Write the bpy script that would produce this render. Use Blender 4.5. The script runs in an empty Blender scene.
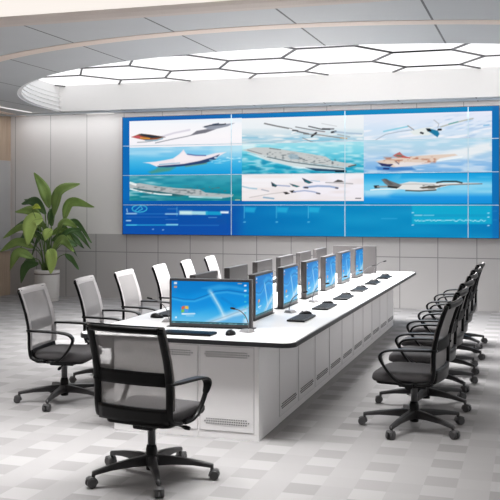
import bpy, bmesh, math, random
import numpy as np
from mathutils import Vector, Matrix
R = math.radians
random.seed(7)
C = bpy.context.scene.collection

# ------------------------------------------------------------------ materials
def lin(c):
    c = c / 255.0
    return c / 12.92 if c <= 0.04045 else ((c + 0.055) / 1.055) ** 2.4
def rgb(r, g, b): return (lin(r), lin(g), lin(b), 1)

def mat(name, col, rough=0.5, metal=0.0, var=0.0, scale=20, bump=0.0, spec=0.5, coat=0.0):
    m = bpy.data.materials.new(name); m.use_nodes = True
    nt = m.node_tree; b = nt.nodes['Principled BSDF']
    b.inputs['Roughness'].default_value = rough; b.inputs['Metallic'].default_value = metal
    b.inputs['Specular IOR Level'].default_value = spec
    b.inputs['Coat Weight'].default_value = coat
    tc = nt.nodes.new('ShaderNodeTexCoord')
    nz = nt.nodes.new('ShaderNodeTexNoise'); nz.inputs['Scale'].default_value = scale; nz.inputs['Detail'].default_value = 4
    nt.links.new(tc.outputs['Object'], nz.inputs['Vector'])
    mx = nt.nodes.new('ShaderNodeMix'); mx.data_type = 'RGBA'
    mx.inputs['A'].default_value = tuple(max(0, c * (1 - var)) for c in col[:3]) + (1,)
    mx.inputs['B'].default_value = tuple(min(1, c * (1 + var)) for c in col[:3]) + (1,)
    nt.links.new(nz.outputs['Fac'], mx.inputs['Factor'])
    nt.links.new(mx.outputs['Result'], b.inputs['Base Color'])
    if bump:
        bp = nt.nodes.new('ShaderNodeBump'); bp.inputs['Strength'].default_value = bump; bp.inputs['Distance'].default_value = 0.002
        nt.links.new(nz.outputs['Fac'], bp.inputs['Height']); nt.links.new(bp.outputs['Normal'], b.inputs['Normal'])
    return m

def emit(name, col, strength):
    m = bpy.data.materials.new(name); m.use_nodes = True
    nt = m.node_tree; nt.nodes.clear()
    e = nt.nodes.new('ShaderNodeEmission'); e.inputs['Color'].default_value = col; e.inputs['Strength'].default_value = strength
    o = nt.nodes.new('ShaderNodeOutputMaterial'); nt.links.new(e.outputs[0], o.inputs[0])
    return m

def display_mat(name, strength=1.0):
    m = bpy.data.materials.new(name); m.use_nodes = True
    nt = m.node_tree; b = nt.nodes['Principled BSDF']
    b.inputs['Base Color'].default_value = (0.001, 0.001, 0.001, 1); b.inputs['Roughness'].default_value = 0.5
    b.inputs['Specular IOR Level'].default_value = 0.06
    a = nt.nodes.new('ShaderNodeAttribute'); a.attribute_name = 'Display'
    nt.links.new(a.outputs['Color'], b.inputs['Emission Color']); b.inputs['Emission Strength'].default_value = strength
    return m

class NT:
    """tiny helper for chains of math nodes"""
    def __init__(s, nt): s.nt = nt
    def m(s, op, a, b=None, c=None):
        n = s.nt.nodes.new('ShaderNodeMath'); n.operation = op
        for i, v in enumerate((a, b, c)):
            if v is None: continue
            if isinstance(v, (int, float)): n.inputs[i].default_value = v
            else: s.nt.links.new(v, n.inputs[i])
        return n.outputs[0]
    def mix(s, f, a, b):
        n = s.nt.nodes.new('ShaderNodeMix'); n.data_type = 'RGBA'
        for k, v in (('Factor', f), ('A', a), ('B', b)):
            if isinstance(v, (int, float)): n.inputs[k].default_value = v
            elif isinstance(v, tuple): n.inputs[k].default_value = v
            else: s.nt.links.new(v, n.inputs[k])
        return n.outputs['Result']
    def seam(s, coord, offset, pitch, w):
        f = s.m('FRACT', s.m('DIVIDE', s.m('ADD', coord, -offset + w / 2), pitch))
        return s.m('LESS_THAN', f, w / pitch)

def base_nodes(name, rough):
    m = bpy.data.materials.new(name); m.use_nodes = True
    nt = m.node_tree; b = nt.nodes['Principled BSDF']; b.inputs['Roughness'].default_value = rough
    tc = nt.nodes.new('ShaderNodeTexCoord'); sp = nt.nodes.new('ShaderNodeSeparateXYZ')
    nt.links.new(tc.outputs['Object'], sp.inputs[0])
    return m, nt, b, NT(nt), tc, sp

def carpet():
    m, nt, b, k, tc, sp = base_nodes('carpet_tiles', 0.9)
    b.inputs['Specular IOR Level'].default_value = 0.12
    X, Y = sp.outputs['X'], sp.outputs['Y']
    ix = k.m('FLOOR', k.m('DIVIDE', k.m('ADD', X, 1.46), 0.2))
    iy = k.m('FLOOR', k.m('DIVIDE', k.m('ADD', Y, -5.65), 0.2))
    par = k.m('MODULO', k.m('ADD', ix, 1000.0), 2.0)              # 0 = patterned column, 1 = plain column
    col = k.m('FLOOR', k.m('DIVIDE', ix, 2.0))
    pary = k.m('MODULO', k.m('ADD', k.m('ADD', iy, col), 1000.0), 2.0)
    cv = nt.nodes.new('ShaderNodeCombineXYZ'); nt.links.new(ix, cv.inputs[0]); nt.links.new(iy, cv.inputs[1])
    wn = nt.nodes.new('ShaderNodeTexWhiteNoise'); wn.noise_dimensions = '2D'; nt.links.new(cv.outputs[0], wn.inputs['Vector'])
    big = nt.nodes.new('ShaderNodeTexNoise'); big.inputs['Scale'].default_value = 0.7; nt.links.new(tc.outputs['Object'], big.inputs['Vector'])
    checker = k.mix(pary, rgb(132, 130, 130), rgb(154, 152, 152))
    plain = k.mix(wn.outputs['Value'], rgb(140, 138, 138), rgb(150, 148, 148))
    tone = k.mix(par, checker, plain)
    tone = k.mix(k.m('MULTIPLY', wn.outputs['Value'], 0.6), tone, rgb(145, 143, 143))
    fz = nt.nodes.new('ShaderNodeTexNoise'); fz.inputs['Scale'].default_value = 260; nt.links.new(tc.outputs['Object'], fz.inputs['Vector'])
    tone = k.mix(k.m('MULTIPLY', fz.outputs['Fac'], 0.12), tone, rgb(120, 118, 117))
    nt.links.new(tone, b.inputs['Base Color'])
    bp = nt.nodes.new('ShaderNodeBump'); bp.inputs['Strength'].default_value = 0.25; bp.inputs['Distance'].default_value = 0.003
    nt.links.new(fz.outputs['Fac'], bp.inputs['Height']); nt.links.new(bp.outputs['Normal'], b.inputs['Normal'])
    return m

def seam_panels(name, col, seam_col, axis, offset, pitch, w=0.012, zs=(), rough=0.5):
    m, nt, b, k, tc, sp = base_nodes(name, rough)
    line = k.seam(sp.outputs[axis], offset, pitch, w)
    for z in zs:
        line = k.m('MAXIMUM', line, k.m('COMPARE', sp.outputs['Z'], z, w / 2))
    nz = nt.nodes.new('ShaderNodeTexNoise'); nz.inputs['Scale'].default_value = 1.5; nt.links.new(tc.outputs['Object'], nz.inputs['Vector'])
    c2 = tuple(c * 0.93 for c in col[:3]) + (1,)
    base = k.mix(nz.outputs['Fac'], col, c2)
    nt.links.new(k.mix(line, base, seam_col), b.inputs['Base Color'])
    return m

def wood_mat():
    m, nt, b, k, tc, sp = base_nodes('pale_wood', 0.45)
    mp = nt.nodes.new('ShaderNodeMapping'); mp.inputs['Scale'].default_value = (9, 9, 0.8); nt.links.new(tc.outputs['Object'], mp.inputs[0])
    nz = nt.nodes.new('ShaderNodeTexNoise'); nz.inputs['Scale'].default_value = 3; nz.inputs['Detail'].default_value = 8; nt.links.new(mp.outputs[0], nz.inputs['Vector'])
    nt.links.new(k.mix(nz.outputs['Fac'], rgb(196, 176, 156), rgb(160, 138, 118)), b.inputs['Base Color'])
    return m

def mesh_fabric(name, col, open_):
    m = bpy.data.materials.new(name); m.use_nodes = True
    nt = m.node_tree; b = nt.nodes['Principled BSDF']; b.inputs['Base Color'].default_value = col
    b.inputs['Roughness'].default_value = 0.8; b.inputs['Specular IOR Level'].default_value = 0.2
    t = nt.nodes.new('ShaderNodeBsdfTransparent'); mx = nt.nodes.new('ShaderNodeMixShader')
    tc = nt.nodes.new('ShaderNodeTexCoord')
    w = nt.nodes.new('ShaderNodeTexNoise'); w.inputs['Scale'].default_value = 300; nt.links.new(tc.outputs['Object'], w.inputs['Vector'])
    k = NT(nt)
    f = k.m('ADD', k.m('MULTIPLY', w.outputs['Fac'], 0.2), open_ - 0.1)
    sp = nt.nodes.new('ShaderNodeSeparateXYZ'); nt.links.new(tc.outputs['Object'], sp.inputs[0])
    rim = k.m('MULTIPLY', k.m('LESS_THAN', k.m('ABSOLUTE', sp.outputs['X']), .234), k.m('LESS_THAN', sp.outputs['Z'], .962))
    f = k.m('MULTIPLY', f, rim)
    nt.links.new(f, mx.inputs[0]); nt.links.new(b.outputs[0], mx.inputs[1]); nt.links.new(t.outputs[0], mx.inputs[2])
    nt.links.new(mx.outputs[0], nt.nodes['Material Output'].inputs[0])
    return m

def leaf_mat(name, a, b_):
    m, nt, b, k, tc, sp = base_nodes(name, 0.38)
    nz = nt.nodes.new('ShaderNodeTexNoise'); nz.inputs['Scale'].default_value = 6; nt.links.new(tc.outputs['Object'], nz.inputs['Vector'])
    nt.links.new(k.mix(nz.outputs['Fac'], a, b_), b.inputs['Base Color'])
    b.inputs['Subsurface Weight'].default_value = 0.0
    return m

M = dict(
    carpet=carpet(),
    wall_up=seam_panels('upper_wall_panels', rgb(230, 227, 226), rgb(178, 176, 175), 'X', -8.71, 0.76, 0.014, rough=0.45),
    wall_low=seam_panels('lower_wall_panels', rgb(188, 185, 184), rgb(130, 128, 128), 'X', -2.145, 0.623, 0.014, zs=(0.85,), rough=0.4),
    wall_plain=mat('plain_wall', rgb(150, 148, 146), 0.6, var=0.03),
    ceiling=seam_panels('grey_ceiling_panels', rgb(196, 198, 200), rgb(80, 80, 82), 'X', -0.88, 1.217, 0.02, rough=0.55),
    ceil_front=mat('cream_ceiling', rgb(238, 228, 220), 0.7, var=0.02),
    cove=mat('taupe_cove', rgb(206, 195, 188), 0.6, var=0.02),
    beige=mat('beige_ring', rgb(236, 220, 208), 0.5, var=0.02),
    recess=mat('white_plaster', rgb(245, 244, 243), 0.6, var=0.01),
    wood=wood_mat(),
    greyboard=mat('grey_board', rgb(172, 171, 172), 0.3, var=0.02),
    top=mat('white_worktop', rgb(230, 228, 227), 0.32, var=0.01),
    edge=mat('black_edge', rgb(28, 28, 30), 0.35),
    cab=mat('white_cabinet', rgb(226, 224, 224), 0.4, var=0.01),
    door=mat('cabinet_door', rgb(222, 220, 220), 0.38, var=0.01),
    gap=mat('door_gap_grey', rgb(186, 184, 184), 0.7),
    slot=mat('vent_slot', rgb(84, 83, 84), 0.7),
    plastic=mat('black_plastic', rgb(9, 9, 10), 0.36, var=0.1, scale=40, spec=0.22),
    base_pl=mat('dark_base_plastic', rgb(48, 47, 48), 0.36, var=0.05, spec=0.3),
    caster=mat('caster_rubber', rgb(66, 65, 66), 0.5),
    seatf=mat('charcoal_seat_fabric', rgb(66, 64, 65), 0.85, var=0.15, scale=250, bump=0.4, spec=0.25),
    lumb=mat('lumbar_black', rgb(10, 10, 11), 0.6, spec=0.2),
    steel=mat('brushed_steel', rgb(150, 150, 152), 0.35, metal=0.8),
    mesh=mesh_fabric('grey_chair_mesh', rgb(174, 170, 169), 0.42),
    moncase=mat('monitor_case', rgb(72, 69, 69), 0.4, var=0.03),
    bezel=mat('monitor_bezel', rgb(52, 50, 51), 0.4),
    display=display_mat('display_panel', .93),
    desk_disp=display_mat('desktop_display', .93),
    frame_blue=mat('display_frame', rgb(60, 62, 66), 0.4),
    seamw=mat('display_seam', rgb(190, 214, 226), 0.5),
    light=emit('ceiling_light_diffuser', (1, 0.995, 1.0, 1), 1.15),
    lightbar=mat('dark_light_bar', rgb(92, 90, 92), 0.5),
    slotlight=emit('slot_light', (1, 0.98, 0.96, 1), .8),
    pot=mat('white_pot', rgb(206, 202, 198), 0.5, var=0.04, scale=8),
    potband=mat('pot_band', rgb(120, 112, 106), 0.5),
    soil=mat('soil', rgb(70, 56, 44), 0.95, var=0.3, bump=0.8),
    stem=mat('green_stem', rgb(96, 124, 62), 0.5, var=0.15),
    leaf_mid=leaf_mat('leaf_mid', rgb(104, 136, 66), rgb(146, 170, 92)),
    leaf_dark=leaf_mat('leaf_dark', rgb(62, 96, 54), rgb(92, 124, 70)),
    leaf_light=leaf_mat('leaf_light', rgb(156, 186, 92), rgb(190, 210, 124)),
    leaf_yellow=leaf_mat('leaf_yellow', rgb(176, 196, 60), rgb(200, 214, 84)),
    paper=mat('paper', rgb(240, 240, 238), 0.7),
    gooseneck=mat('gooseneck_grey', rgb(96, 94, 96), 0.35, metal=0.5),
    micbase=mat('microphone_base', rgb(150, 147, 146), 0.4, metal=0.2),
)

# ------------------------------------------------------------------ geometry helpers
class MB:
    def __init__(s): s.v = []; s.f = []; s.sm = []
    def add(s, v, f, smooth=False):
        n = len(s.v); s.v += [tuple(p) for p in v]
        for q in f: s.f.append(tuple(i + n for i in q)); s.sm.append(smooth)
        return s
    def box(s, x0, x1, y0, y1, z0, z1, mtx=None):
        v = [Vector((x, y, z)) for x in (x0, x1) for y in (y0, y1) for z in (z0, z1)]
        if mtx: v = [mtx @ p for p in v]
        return s.add(v, [(0, 1, 3, 2), (4, 6, 7, 5), (0, 4, 5, 1), (2, 3, 7, 6), (0, 2, 6, 4), (1, 5, 7, 3)])
    def tube(s, pts, rad, n=10, sx=1.0, up=(0, 0, 1), cap=True, smooth=True, square=0.0):
        """sweep of an ellipse (rad*sx by rad); rad may be a list"""
        pts = [Vector(p) for p in pts]; m = len(pts)
        rads = rad if isinstance(rad, (list, tuple)) else [rad] * m
        v = []; f = []
        for i, p in enumerate(pts):
            d = (pts[min(i + 1, m - 1)] - pts[max(i - 1, 0)]).normalized()
            u = Vector(up); a = d.cross(u)
            if a.length < 1e-3: a = d.cross(Vector((1, 0, 0)))
            a.normalize(); b = a.cross(d).normalized()
            for k in range(n):
                t = 2 * math.pi * (k + .5) / n
                ca, sa = math.cos(t), math.sin(t)
                if square:
                    e = 1 - square
                    ca = math.copysign(abs(ca) ** e, ca); sa = math.copysign(abs(sa) ** e, sa)
                v.append(p + a * ca * rads[i] * sx + b * sa * rads[i])
        for i in range(m - 1):
            for k in range(n):
                f.append((i * n + k, i * n + (k + 1) % n, (i + 1) * n + (k + 1) % n, (i + 1) * n + k))
        s.add(v, f, smooth)
        if cap:
            nn = len(s.v) - len(v)
            s.f.append(tuple(nn + k for k in reversed(range(n)))); s.sm.append(False)
            s.f.append(tuple(nn + (m - 1) * n + k for k in range(n))); s.sm.append(False)
        return s
    def lathe(s, prof, cx=0, cy=0, n=24, smooth=True, mtx=None):
        v = []; f = []
        for r, z in prof:
            for k in range(n):
                t = 2 * math.pi * k / n; p = Vector((cx + r * math.cos(t), cy + r * math.sin(t), z))
                v.append(mtx @ p if mtx else p)
        m = len(prof)
        for i in range(m - 1):
            for k in range(n): f.append((i * n + k, i * n + (k + 1) % n, (i + 1) * n + (k + 1) % n, (i + 1) * n + k))
        s.add(v, f, smooth); nn = len(s.v) - len(v)
        if prof[0][0] > 1e-4: s.f.append(tuple(nn + k for k in reversed(range(n)))); s.sm.append(False)
        if prof[-1][0] > 1e-4: s.f.append(tuple(nn + (m - 1) * n + k for k in range(n))); s.sm.append(False)
        return s
    def prism(s, poly, z0, z1):
        n = len(poly)
        v = [(x, y, z0) for x, y in poly] + [(x, y, z1) for x, y in poly]
        f = [tuple(reversed(range(n))), tuple(range(n, 2 * n))] + [(i, (i + 1) % n, n + (i + 1) % n, n + i) for i in range(n)]
        return s.add(v, f)
    def build(s, name, m, parent=None, bevel=0, seg=2, loc=None):
        me = bpy.data.meshes.new(name); me.from_pydata(s.v, [], s.f); me.materials.append(m)
        me.polygons.foreach_set('use_smooth', s.sm)
        bm = bmesh.new(); bm.from_mesh(me); bmesh.ops.recalc_face_normals(bm, faces=bm.faces); bm.to_mesh(me); bm.free()
        me.update()
        o = bpy.data.objects.new(name, me); C.objects.link(o)
        if parent: o.parent = parent
        if loc: o.location = loc
        if bevel:
            b = o.modifiers.new('bevel', 'BEVEL'); b.width = bevel; b.segments = seg; b.limit_method = 'ANGLE'; b.angle_limit = R(35)
        return o

def tag(o, label, cat, group=None, kind=None):
    o['label'] = label; o['category'] = cat
    if group: o['group'] = group
    if kind: o['kind'] = kind
    return o
def empty(name, loc=(0, 0, 0), rz=0):
    o = bpy.data.objects.new(name, None); C.objects.link(o); o.location = loc; o.rotation_euler = (0, 0, rz); o.empty_display_size = 0.1
    return o
def struct(mb, name, m, bevel=0):
    o = mb.build(name, m, bevel=bevel); o['kind'] = 'structure'; return o
def copy_tree(o, parent=None):
    c = o.copy(); C.objects.link(c); c.parent = parent
    for ch in o.children: copy_tree(ch, c)
    return c
def bez(pts, n=12):
    """smooth curve through the points (Catmull-Rom)"""
    P = [Vector(p) for p in pts]; P = [P[0] * 2 - P[1]] + P + [P[-1] * 2 - P[-2]]
    out = []
    for i in range(1, len(P) - 2):
        for k in range(n):
            t = k / n; a, b, c, d = P[i - 1:i + 3]
            out.append(0.5 * ((2 * b) + (c - a) * t + (2 * a - 5 * b + 4 * c - d) * t * t + (3 * b - a - 3 * c + d) * t ** 3))
    out.append(P[-2]); return out

# ------------------------------------------------------------------ room shell
XL, XR, YB, YF, ZC, ZR = -9.57, 4.0, -3.0, 15.05, 3.40, 3.86
struct(MB().add([(XL, YB, 0), (XR, YB, 0), (XR, YF, 0), (XL, YF, 0)], [(0, 1, 2, 3)]), 'floor', M['carpet'])
struct(MB().box(XL, XR, YF, YF + .15, 1.18, 4.1), 'wall_back', M['wall_up'])
struct(MB().box(XL, XR, YF - .02, YF + .15, 0, 1.18), 'wall_back_lower', M['wall_low'])
struct(MB().box(XL - .15, XL, YB, YF + .15, 0, 4.1), 'wall_left', M['wood'])
struct(MB().box(XR, XR + .15, YB, YF + .15, 0, 4.1), 'wall_right', M['wall_plain'])
struct(MB().box(XL - .15, XR + .15, YB - .15, YB, 0, 4.1), 'wall_front', M['wall_plain'])
tag(MB().box(XL + .001, XL + .05, 8.0, 14.97, .84, 2.55).build('wall_board', M['greyboard'], bevel=.006),
    'large grey flat board fixed on the wooden left wall behind the plant', 'board')

# ceiling with the half-elliptic opening
EX, EY, EA, EB, YBK = -2.6, 14.55, 5.6, 5.33, 14.45
ell = []
N = 72
for i in range(N + 1):
    t = math.pi * i / N
    x = EX - EA * math.cos(t); y = min(EY - EB * math.sin(t), YBK)
    ell.append((x, y))
YT = 7.35
c = MB()
for i in range(N):
    (xa, ya), (xb, yb) = ell[i], ell[i + 1]
    c.add([(xa, YT, ZC), (xb, YT, ZC), (xb, yb, ZC), (xa, ya, ZC)], [(0, 1, 2, 3)])
c.add([(XL, YT, ZC), (ell[0][0], YT, ZC), (ell[0][0], YF, ZC), (XL, YF, ZC)], [(0, 1, 2, 3)])
c.add([(ell[-1][0], YT, ZC), (XR, YT, ZC), (XR, YF, ZC), (ell[-1][0], YF, ZC)], [(0, 1, 2, 3)])
c.add([(ell[0][0], YBK, ZC), (ell[-1][0], YBK, ZC), (ell[-1][0], YF, ZC), (ell[0][0], YF, ZC)], [(0, 1, 2, 3)])
struct(c, 'ceiling', M['ceiling'])
c = MB(); ZF = 3.46
prof = [(YT, ZC), (7.28, ZC + .004), (7.2, ZC + .022), (7.12, ZF)]
for (ya, za), (yb, zb) in zip(prof, prof[1:]):
    c.add([(XL, ya, za), (XR, ya, za), (XR, yb, zb), (XL, yb, zb)], [(0, 1, 2, 3)], True)
struct(c, 'trim_1', M['cove'])
struct(MB().add([(XL, YB, ZF), (XR, YB, ZF), (XR, 7.12, ZF), (XL, 7.12, ZF)], [(0, 1, 2, 3)]), 'ceiling_front', M['ceil_front'])
# side wall of the opening
c = MB()
for i in range(N):
    (xa, ya), (xb, yb) = ell[i], ell[i + 1]
    c.add([(xa, ya, ZC), (xb, yb, ZC), (xb, yb, ZR + .06), (xa, ya, ZR + .06)], [(0, 1, 2, 3)])
c.add([(ell[0][0], YBK, ZC), (ell[-1][0], YBK, ZC), (ell[-1][0], YBK, ZR + .06), (ell[0][0], YBK, ZR + .06)], [(0, 1, 2, 3)])
c.add([(XL, YT, ZR + .07), (XR, YT, ZR + .07), (XR, YF, ZR + .07), (XL, YF, ZR + .07)], [(0, 1, 2, 3)])
struct(c, 'ceiling_recess', M['recess'])
# stepped mouldings on the curved end of the recess
c = MB()
for j in range(5):
    z0 = ZC + .015 + j * .075; ins = .02 + .011 * (4 - j)
    K = 20
    for i in range(K):
        pa, pb = ell[i], ell[i + 1]
        def inn(p):
            dx, dy = EX - p[0], EY - p[1]; L = math.hypot(dx, dy); return (p[0] + dx / L * ins, p[1] + dy / L * ins)
        qa, qb = inn(pa), inn(pb)
        if qa[1] > YBK - .001: qa = (qa[0], YBK - .001)
        v = [(pa[0], pa[1], z0), (pb[0], pb[1], z0), (qb[0], qb[1], z0), (qa[0], qa[1], z0)]
        v += [(x, y, z0 + .022) for x, y, _ in v]
        c.add(v, [(0, 1, 2, 3), (4, 5, 6, 7), (2, 3, 7, 6), (0, 1, 5, 4)])
struct(c, 'trim_2', M['recess'])
# beige ring, the warm cove reflection put into its colour
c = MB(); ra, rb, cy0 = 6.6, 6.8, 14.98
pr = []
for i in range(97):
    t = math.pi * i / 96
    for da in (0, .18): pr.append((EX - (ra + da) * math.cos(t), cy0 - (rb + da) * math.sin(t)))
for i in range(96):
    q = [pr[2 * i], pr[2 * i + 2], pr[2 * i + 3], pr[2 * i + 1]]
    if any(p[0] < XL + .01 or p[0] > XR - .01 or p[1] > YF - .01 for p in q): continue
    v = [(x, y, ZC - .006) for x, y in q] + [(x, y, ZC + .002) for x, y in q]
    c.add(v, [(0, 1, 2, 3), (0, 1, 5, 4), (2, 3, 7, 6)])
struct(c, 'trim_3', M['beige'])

# ------------------------------------------------------------------ luminous hexagon ceiling
dshape = [(x, y) for x, y in ell if y < YBK - .001]
dshape = [(ell[0][0] + .02, YBK - .01)] + [(x + (EX - x) * .004, y + (EY - y) * .004) for x, y in dshape[1:-1]] + [(ell[-1][0] - .02, YBK - .01)]
def clip(poly, clipper):
    out = list(poly); n = len(clipper)
    for i in range(n):
        ax, ay = clipper[i]; bx, by = clipper[(i + 1) % n]
        ins = lambda p: (bx - ax) * (p[1] - ay) - (by - ay) * (p[0] - ax) >= -1e-9
        inp, out = out, []
        if not inp: return []
        for k in range(len(inp)):
            p, q = inp[k - 1], inp[k]
            if ins(p) != ins(q):
                d1 = (bx - ax) * (p[1] - ay) - (by - ay) * (p[0] - ax); d2 = (bx - ax) * (q[1] - ay) - (by - ay) * (q[0] - ax)
                t = d1 / (d1 - d2); out.append((p[0] + (q[0] - p[0]) * t, p[1] + (q[1] - p[1]) * t))
            if ins(q): out.append(q)
    return out
lamp = empty('hexagon_ceiling_light', (0, 0, 0))
tag(lamp, 'large backlit white ceiling light divided into hexagons inside the rounded ceiling recess', 'ceiling light')
S = .806; HH = S * math.sqrt(3)
bars = MB(); seen = set()
for i in range(-5, 7):
    cx = -3.91 + 1.5 * S * i
    for j in range(-6, 4):
        # cell centre lies half a row above a horizontal edge
        cy = 12.58 + HH * (j + .5) + (HH / 2 if i % 2 else 0)
        hexv = [(cx + S * math.cos(R(60 * k)), cy + S * math.sin(R(60 * k))) for k in range(6)]
        g = .012
        inner = [(cx + (x - cx) * (1 - g), cy + (y - cy) * (1 - g)) for x, y in hexv]
        pc = clip(inner, dshape)
        if len(pc) < 3: continue
        area = abs(sum(pc[k - 1][0] * pc[k][1] - pc[k][0] * pc[k - 1][1] for k in range(len(pc)))) / 2
        if area < .02: continue
        MB().prism(pc, ZR, ZR + .03).build('diffuser', M['light'], lamp)
        for k in range(6):
            a, b = hexv[k], hexv[(k + 1) % 6]
            key = tuple(sorted([(round(a[0], 2), round(a[1], 2)), (round(b[0], 2), round(b[1], 2))]))
            if key in seen: continue
            seen.add(key)
            dx, dy = (b[0] - a[0]) / S, (b[1] - a[1]) / S; w = .014
            q = [(a[0] + dy * w, a[1] - dx * w), (b[0] + dy * w, b[1] - dx * w), (b[0] - dy * w, b[1] + dx * w), (a[0] - dy * w, a[1] + dx * w)]
            q = clip(q, dshape)
            if len(q) >= 3: bars.prism(q, ZR - .02, ZR + .002)
bars.build('light_frame', M['lightbar'], lamp)

def area(name, loc, sx, sy, power, col=(1, 1, 1), spread=180, rot=(0, 0, 0)):
    l = bpy.data.lights.new(name, 'AREA'); l.shape = 'RECTANGLE'; l.size = sx; l.size_y = sy; l.energy = power; l.color = col; l.spread = R(spread)
    o = bpy.data.objects.new(name, l); C.objects.link(o); o.location = loc; o.rotation_euler = rot; return o
# the hexagon light's throw
area('hexagon_light_lamp', (-3.1, 11.0, ZR - .06), 3.6, 3.2, 500, spread=104)
area('wall_fill_lamp', (-4.6, 14.71, ZC - .02), 9.4, .1, 30, rot=(R(12), 0, 0))  # strip lamp added below the ceiling to brighten the back wall
# rows of unseen fill panels added to the ceiling over the near half
for i, (px, py) in enumerate([(x, y) for y in (1.6, 5.5) for x in (-7.0, -5.0, -3.2, -1.6)]):
    t = empty('fill_panel', (px, py, ZF))
    side = ('leftmost', 'second from the left', 'second from the right', 'rightmost')[i % 4]; row = ('nearer', 'farther')[i // 4]
    tag(t, 'square white fill panel added to the ceiling, %s of the %s near row' % (side, row), 'ceiling light', 'added ceiling fill panels')
    MB().box(-.62, .62, -.32, .32, -.03, -.002).build('frame', M['recess'], t, bevel=.004)
    MB().box(-.59, .59, -.29, .29, -.034, -.031).build('diffuser', M['slotlight'], t)
    area('fill_panel_lamp', (px, py, ZF - .05), 1.15, .55, (11, 36)[i // 4], spread=(150, 84)[i // 4])
# edge strip of the near ceiling, its bright lit look added as a glow
tag(MB().box(XL + .01, XR - .01, 6.45, 7.11, ZF - .02, ZF - .004).build('glow_ceiling_strip', emit('cream_added_glow', (1, .93, .87, 1), .9)),
    'long cream ceiling band with an added glow crossing the top left corner of the photo', 'ceiling light')
# unseen window added in the right wall to give light from the side
win = MB().box(XR - .012, XR - .002, 3.2, 13.2, .7, 3.0).build('added_window_1', emit('added_side_light', (.97, .99, 1, 1), 1.2)); win['kind'] = 'structure'
fr = MB()
for y in (3.2, 5.7, 8.2, 10.7, 13.2): fr.box(XR - .05, XR - .013, y - .03, y + .03, .67, 3.03)
for z in (.7, 3.0): fr.box(XR - .05, XR - .013, 3.2, 13.2, z - .03, z + .03)
fr = fr.build('added_window_frame', M['edge'], win)
area('added_side_light', (XR - .08, 8.2, 1.95), 9.8, 2.2, 30, (.97, .99, 1), 160, (0, R(90), 0))  # area lamp that goes with the added window
# slot lights
tag(MB().box(-8.76, -8.715, 12.6, 14.4, ZC - .010, ZC + .04).build('slot_light', M['slotlight']), 'thin white slot light in the grey ceiling near the left wall', 'ceiling light')
tag(MB().box(-7.9, -7.35, 14.93, 14.98, ZC - .010, ZC + .04).build('slot_light', M['slotlight']), 'short white slot light in the ceiling just left of the video wall top', 'ceiling light')
struct(MB().box(XL + .001, XR - .001, 14.62, 14.80, ZC - .012, ZC - .001), 'trim_4', mat('pale_blue_grey_channel', rgb(196, 204, 212), 0.4))
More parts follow.
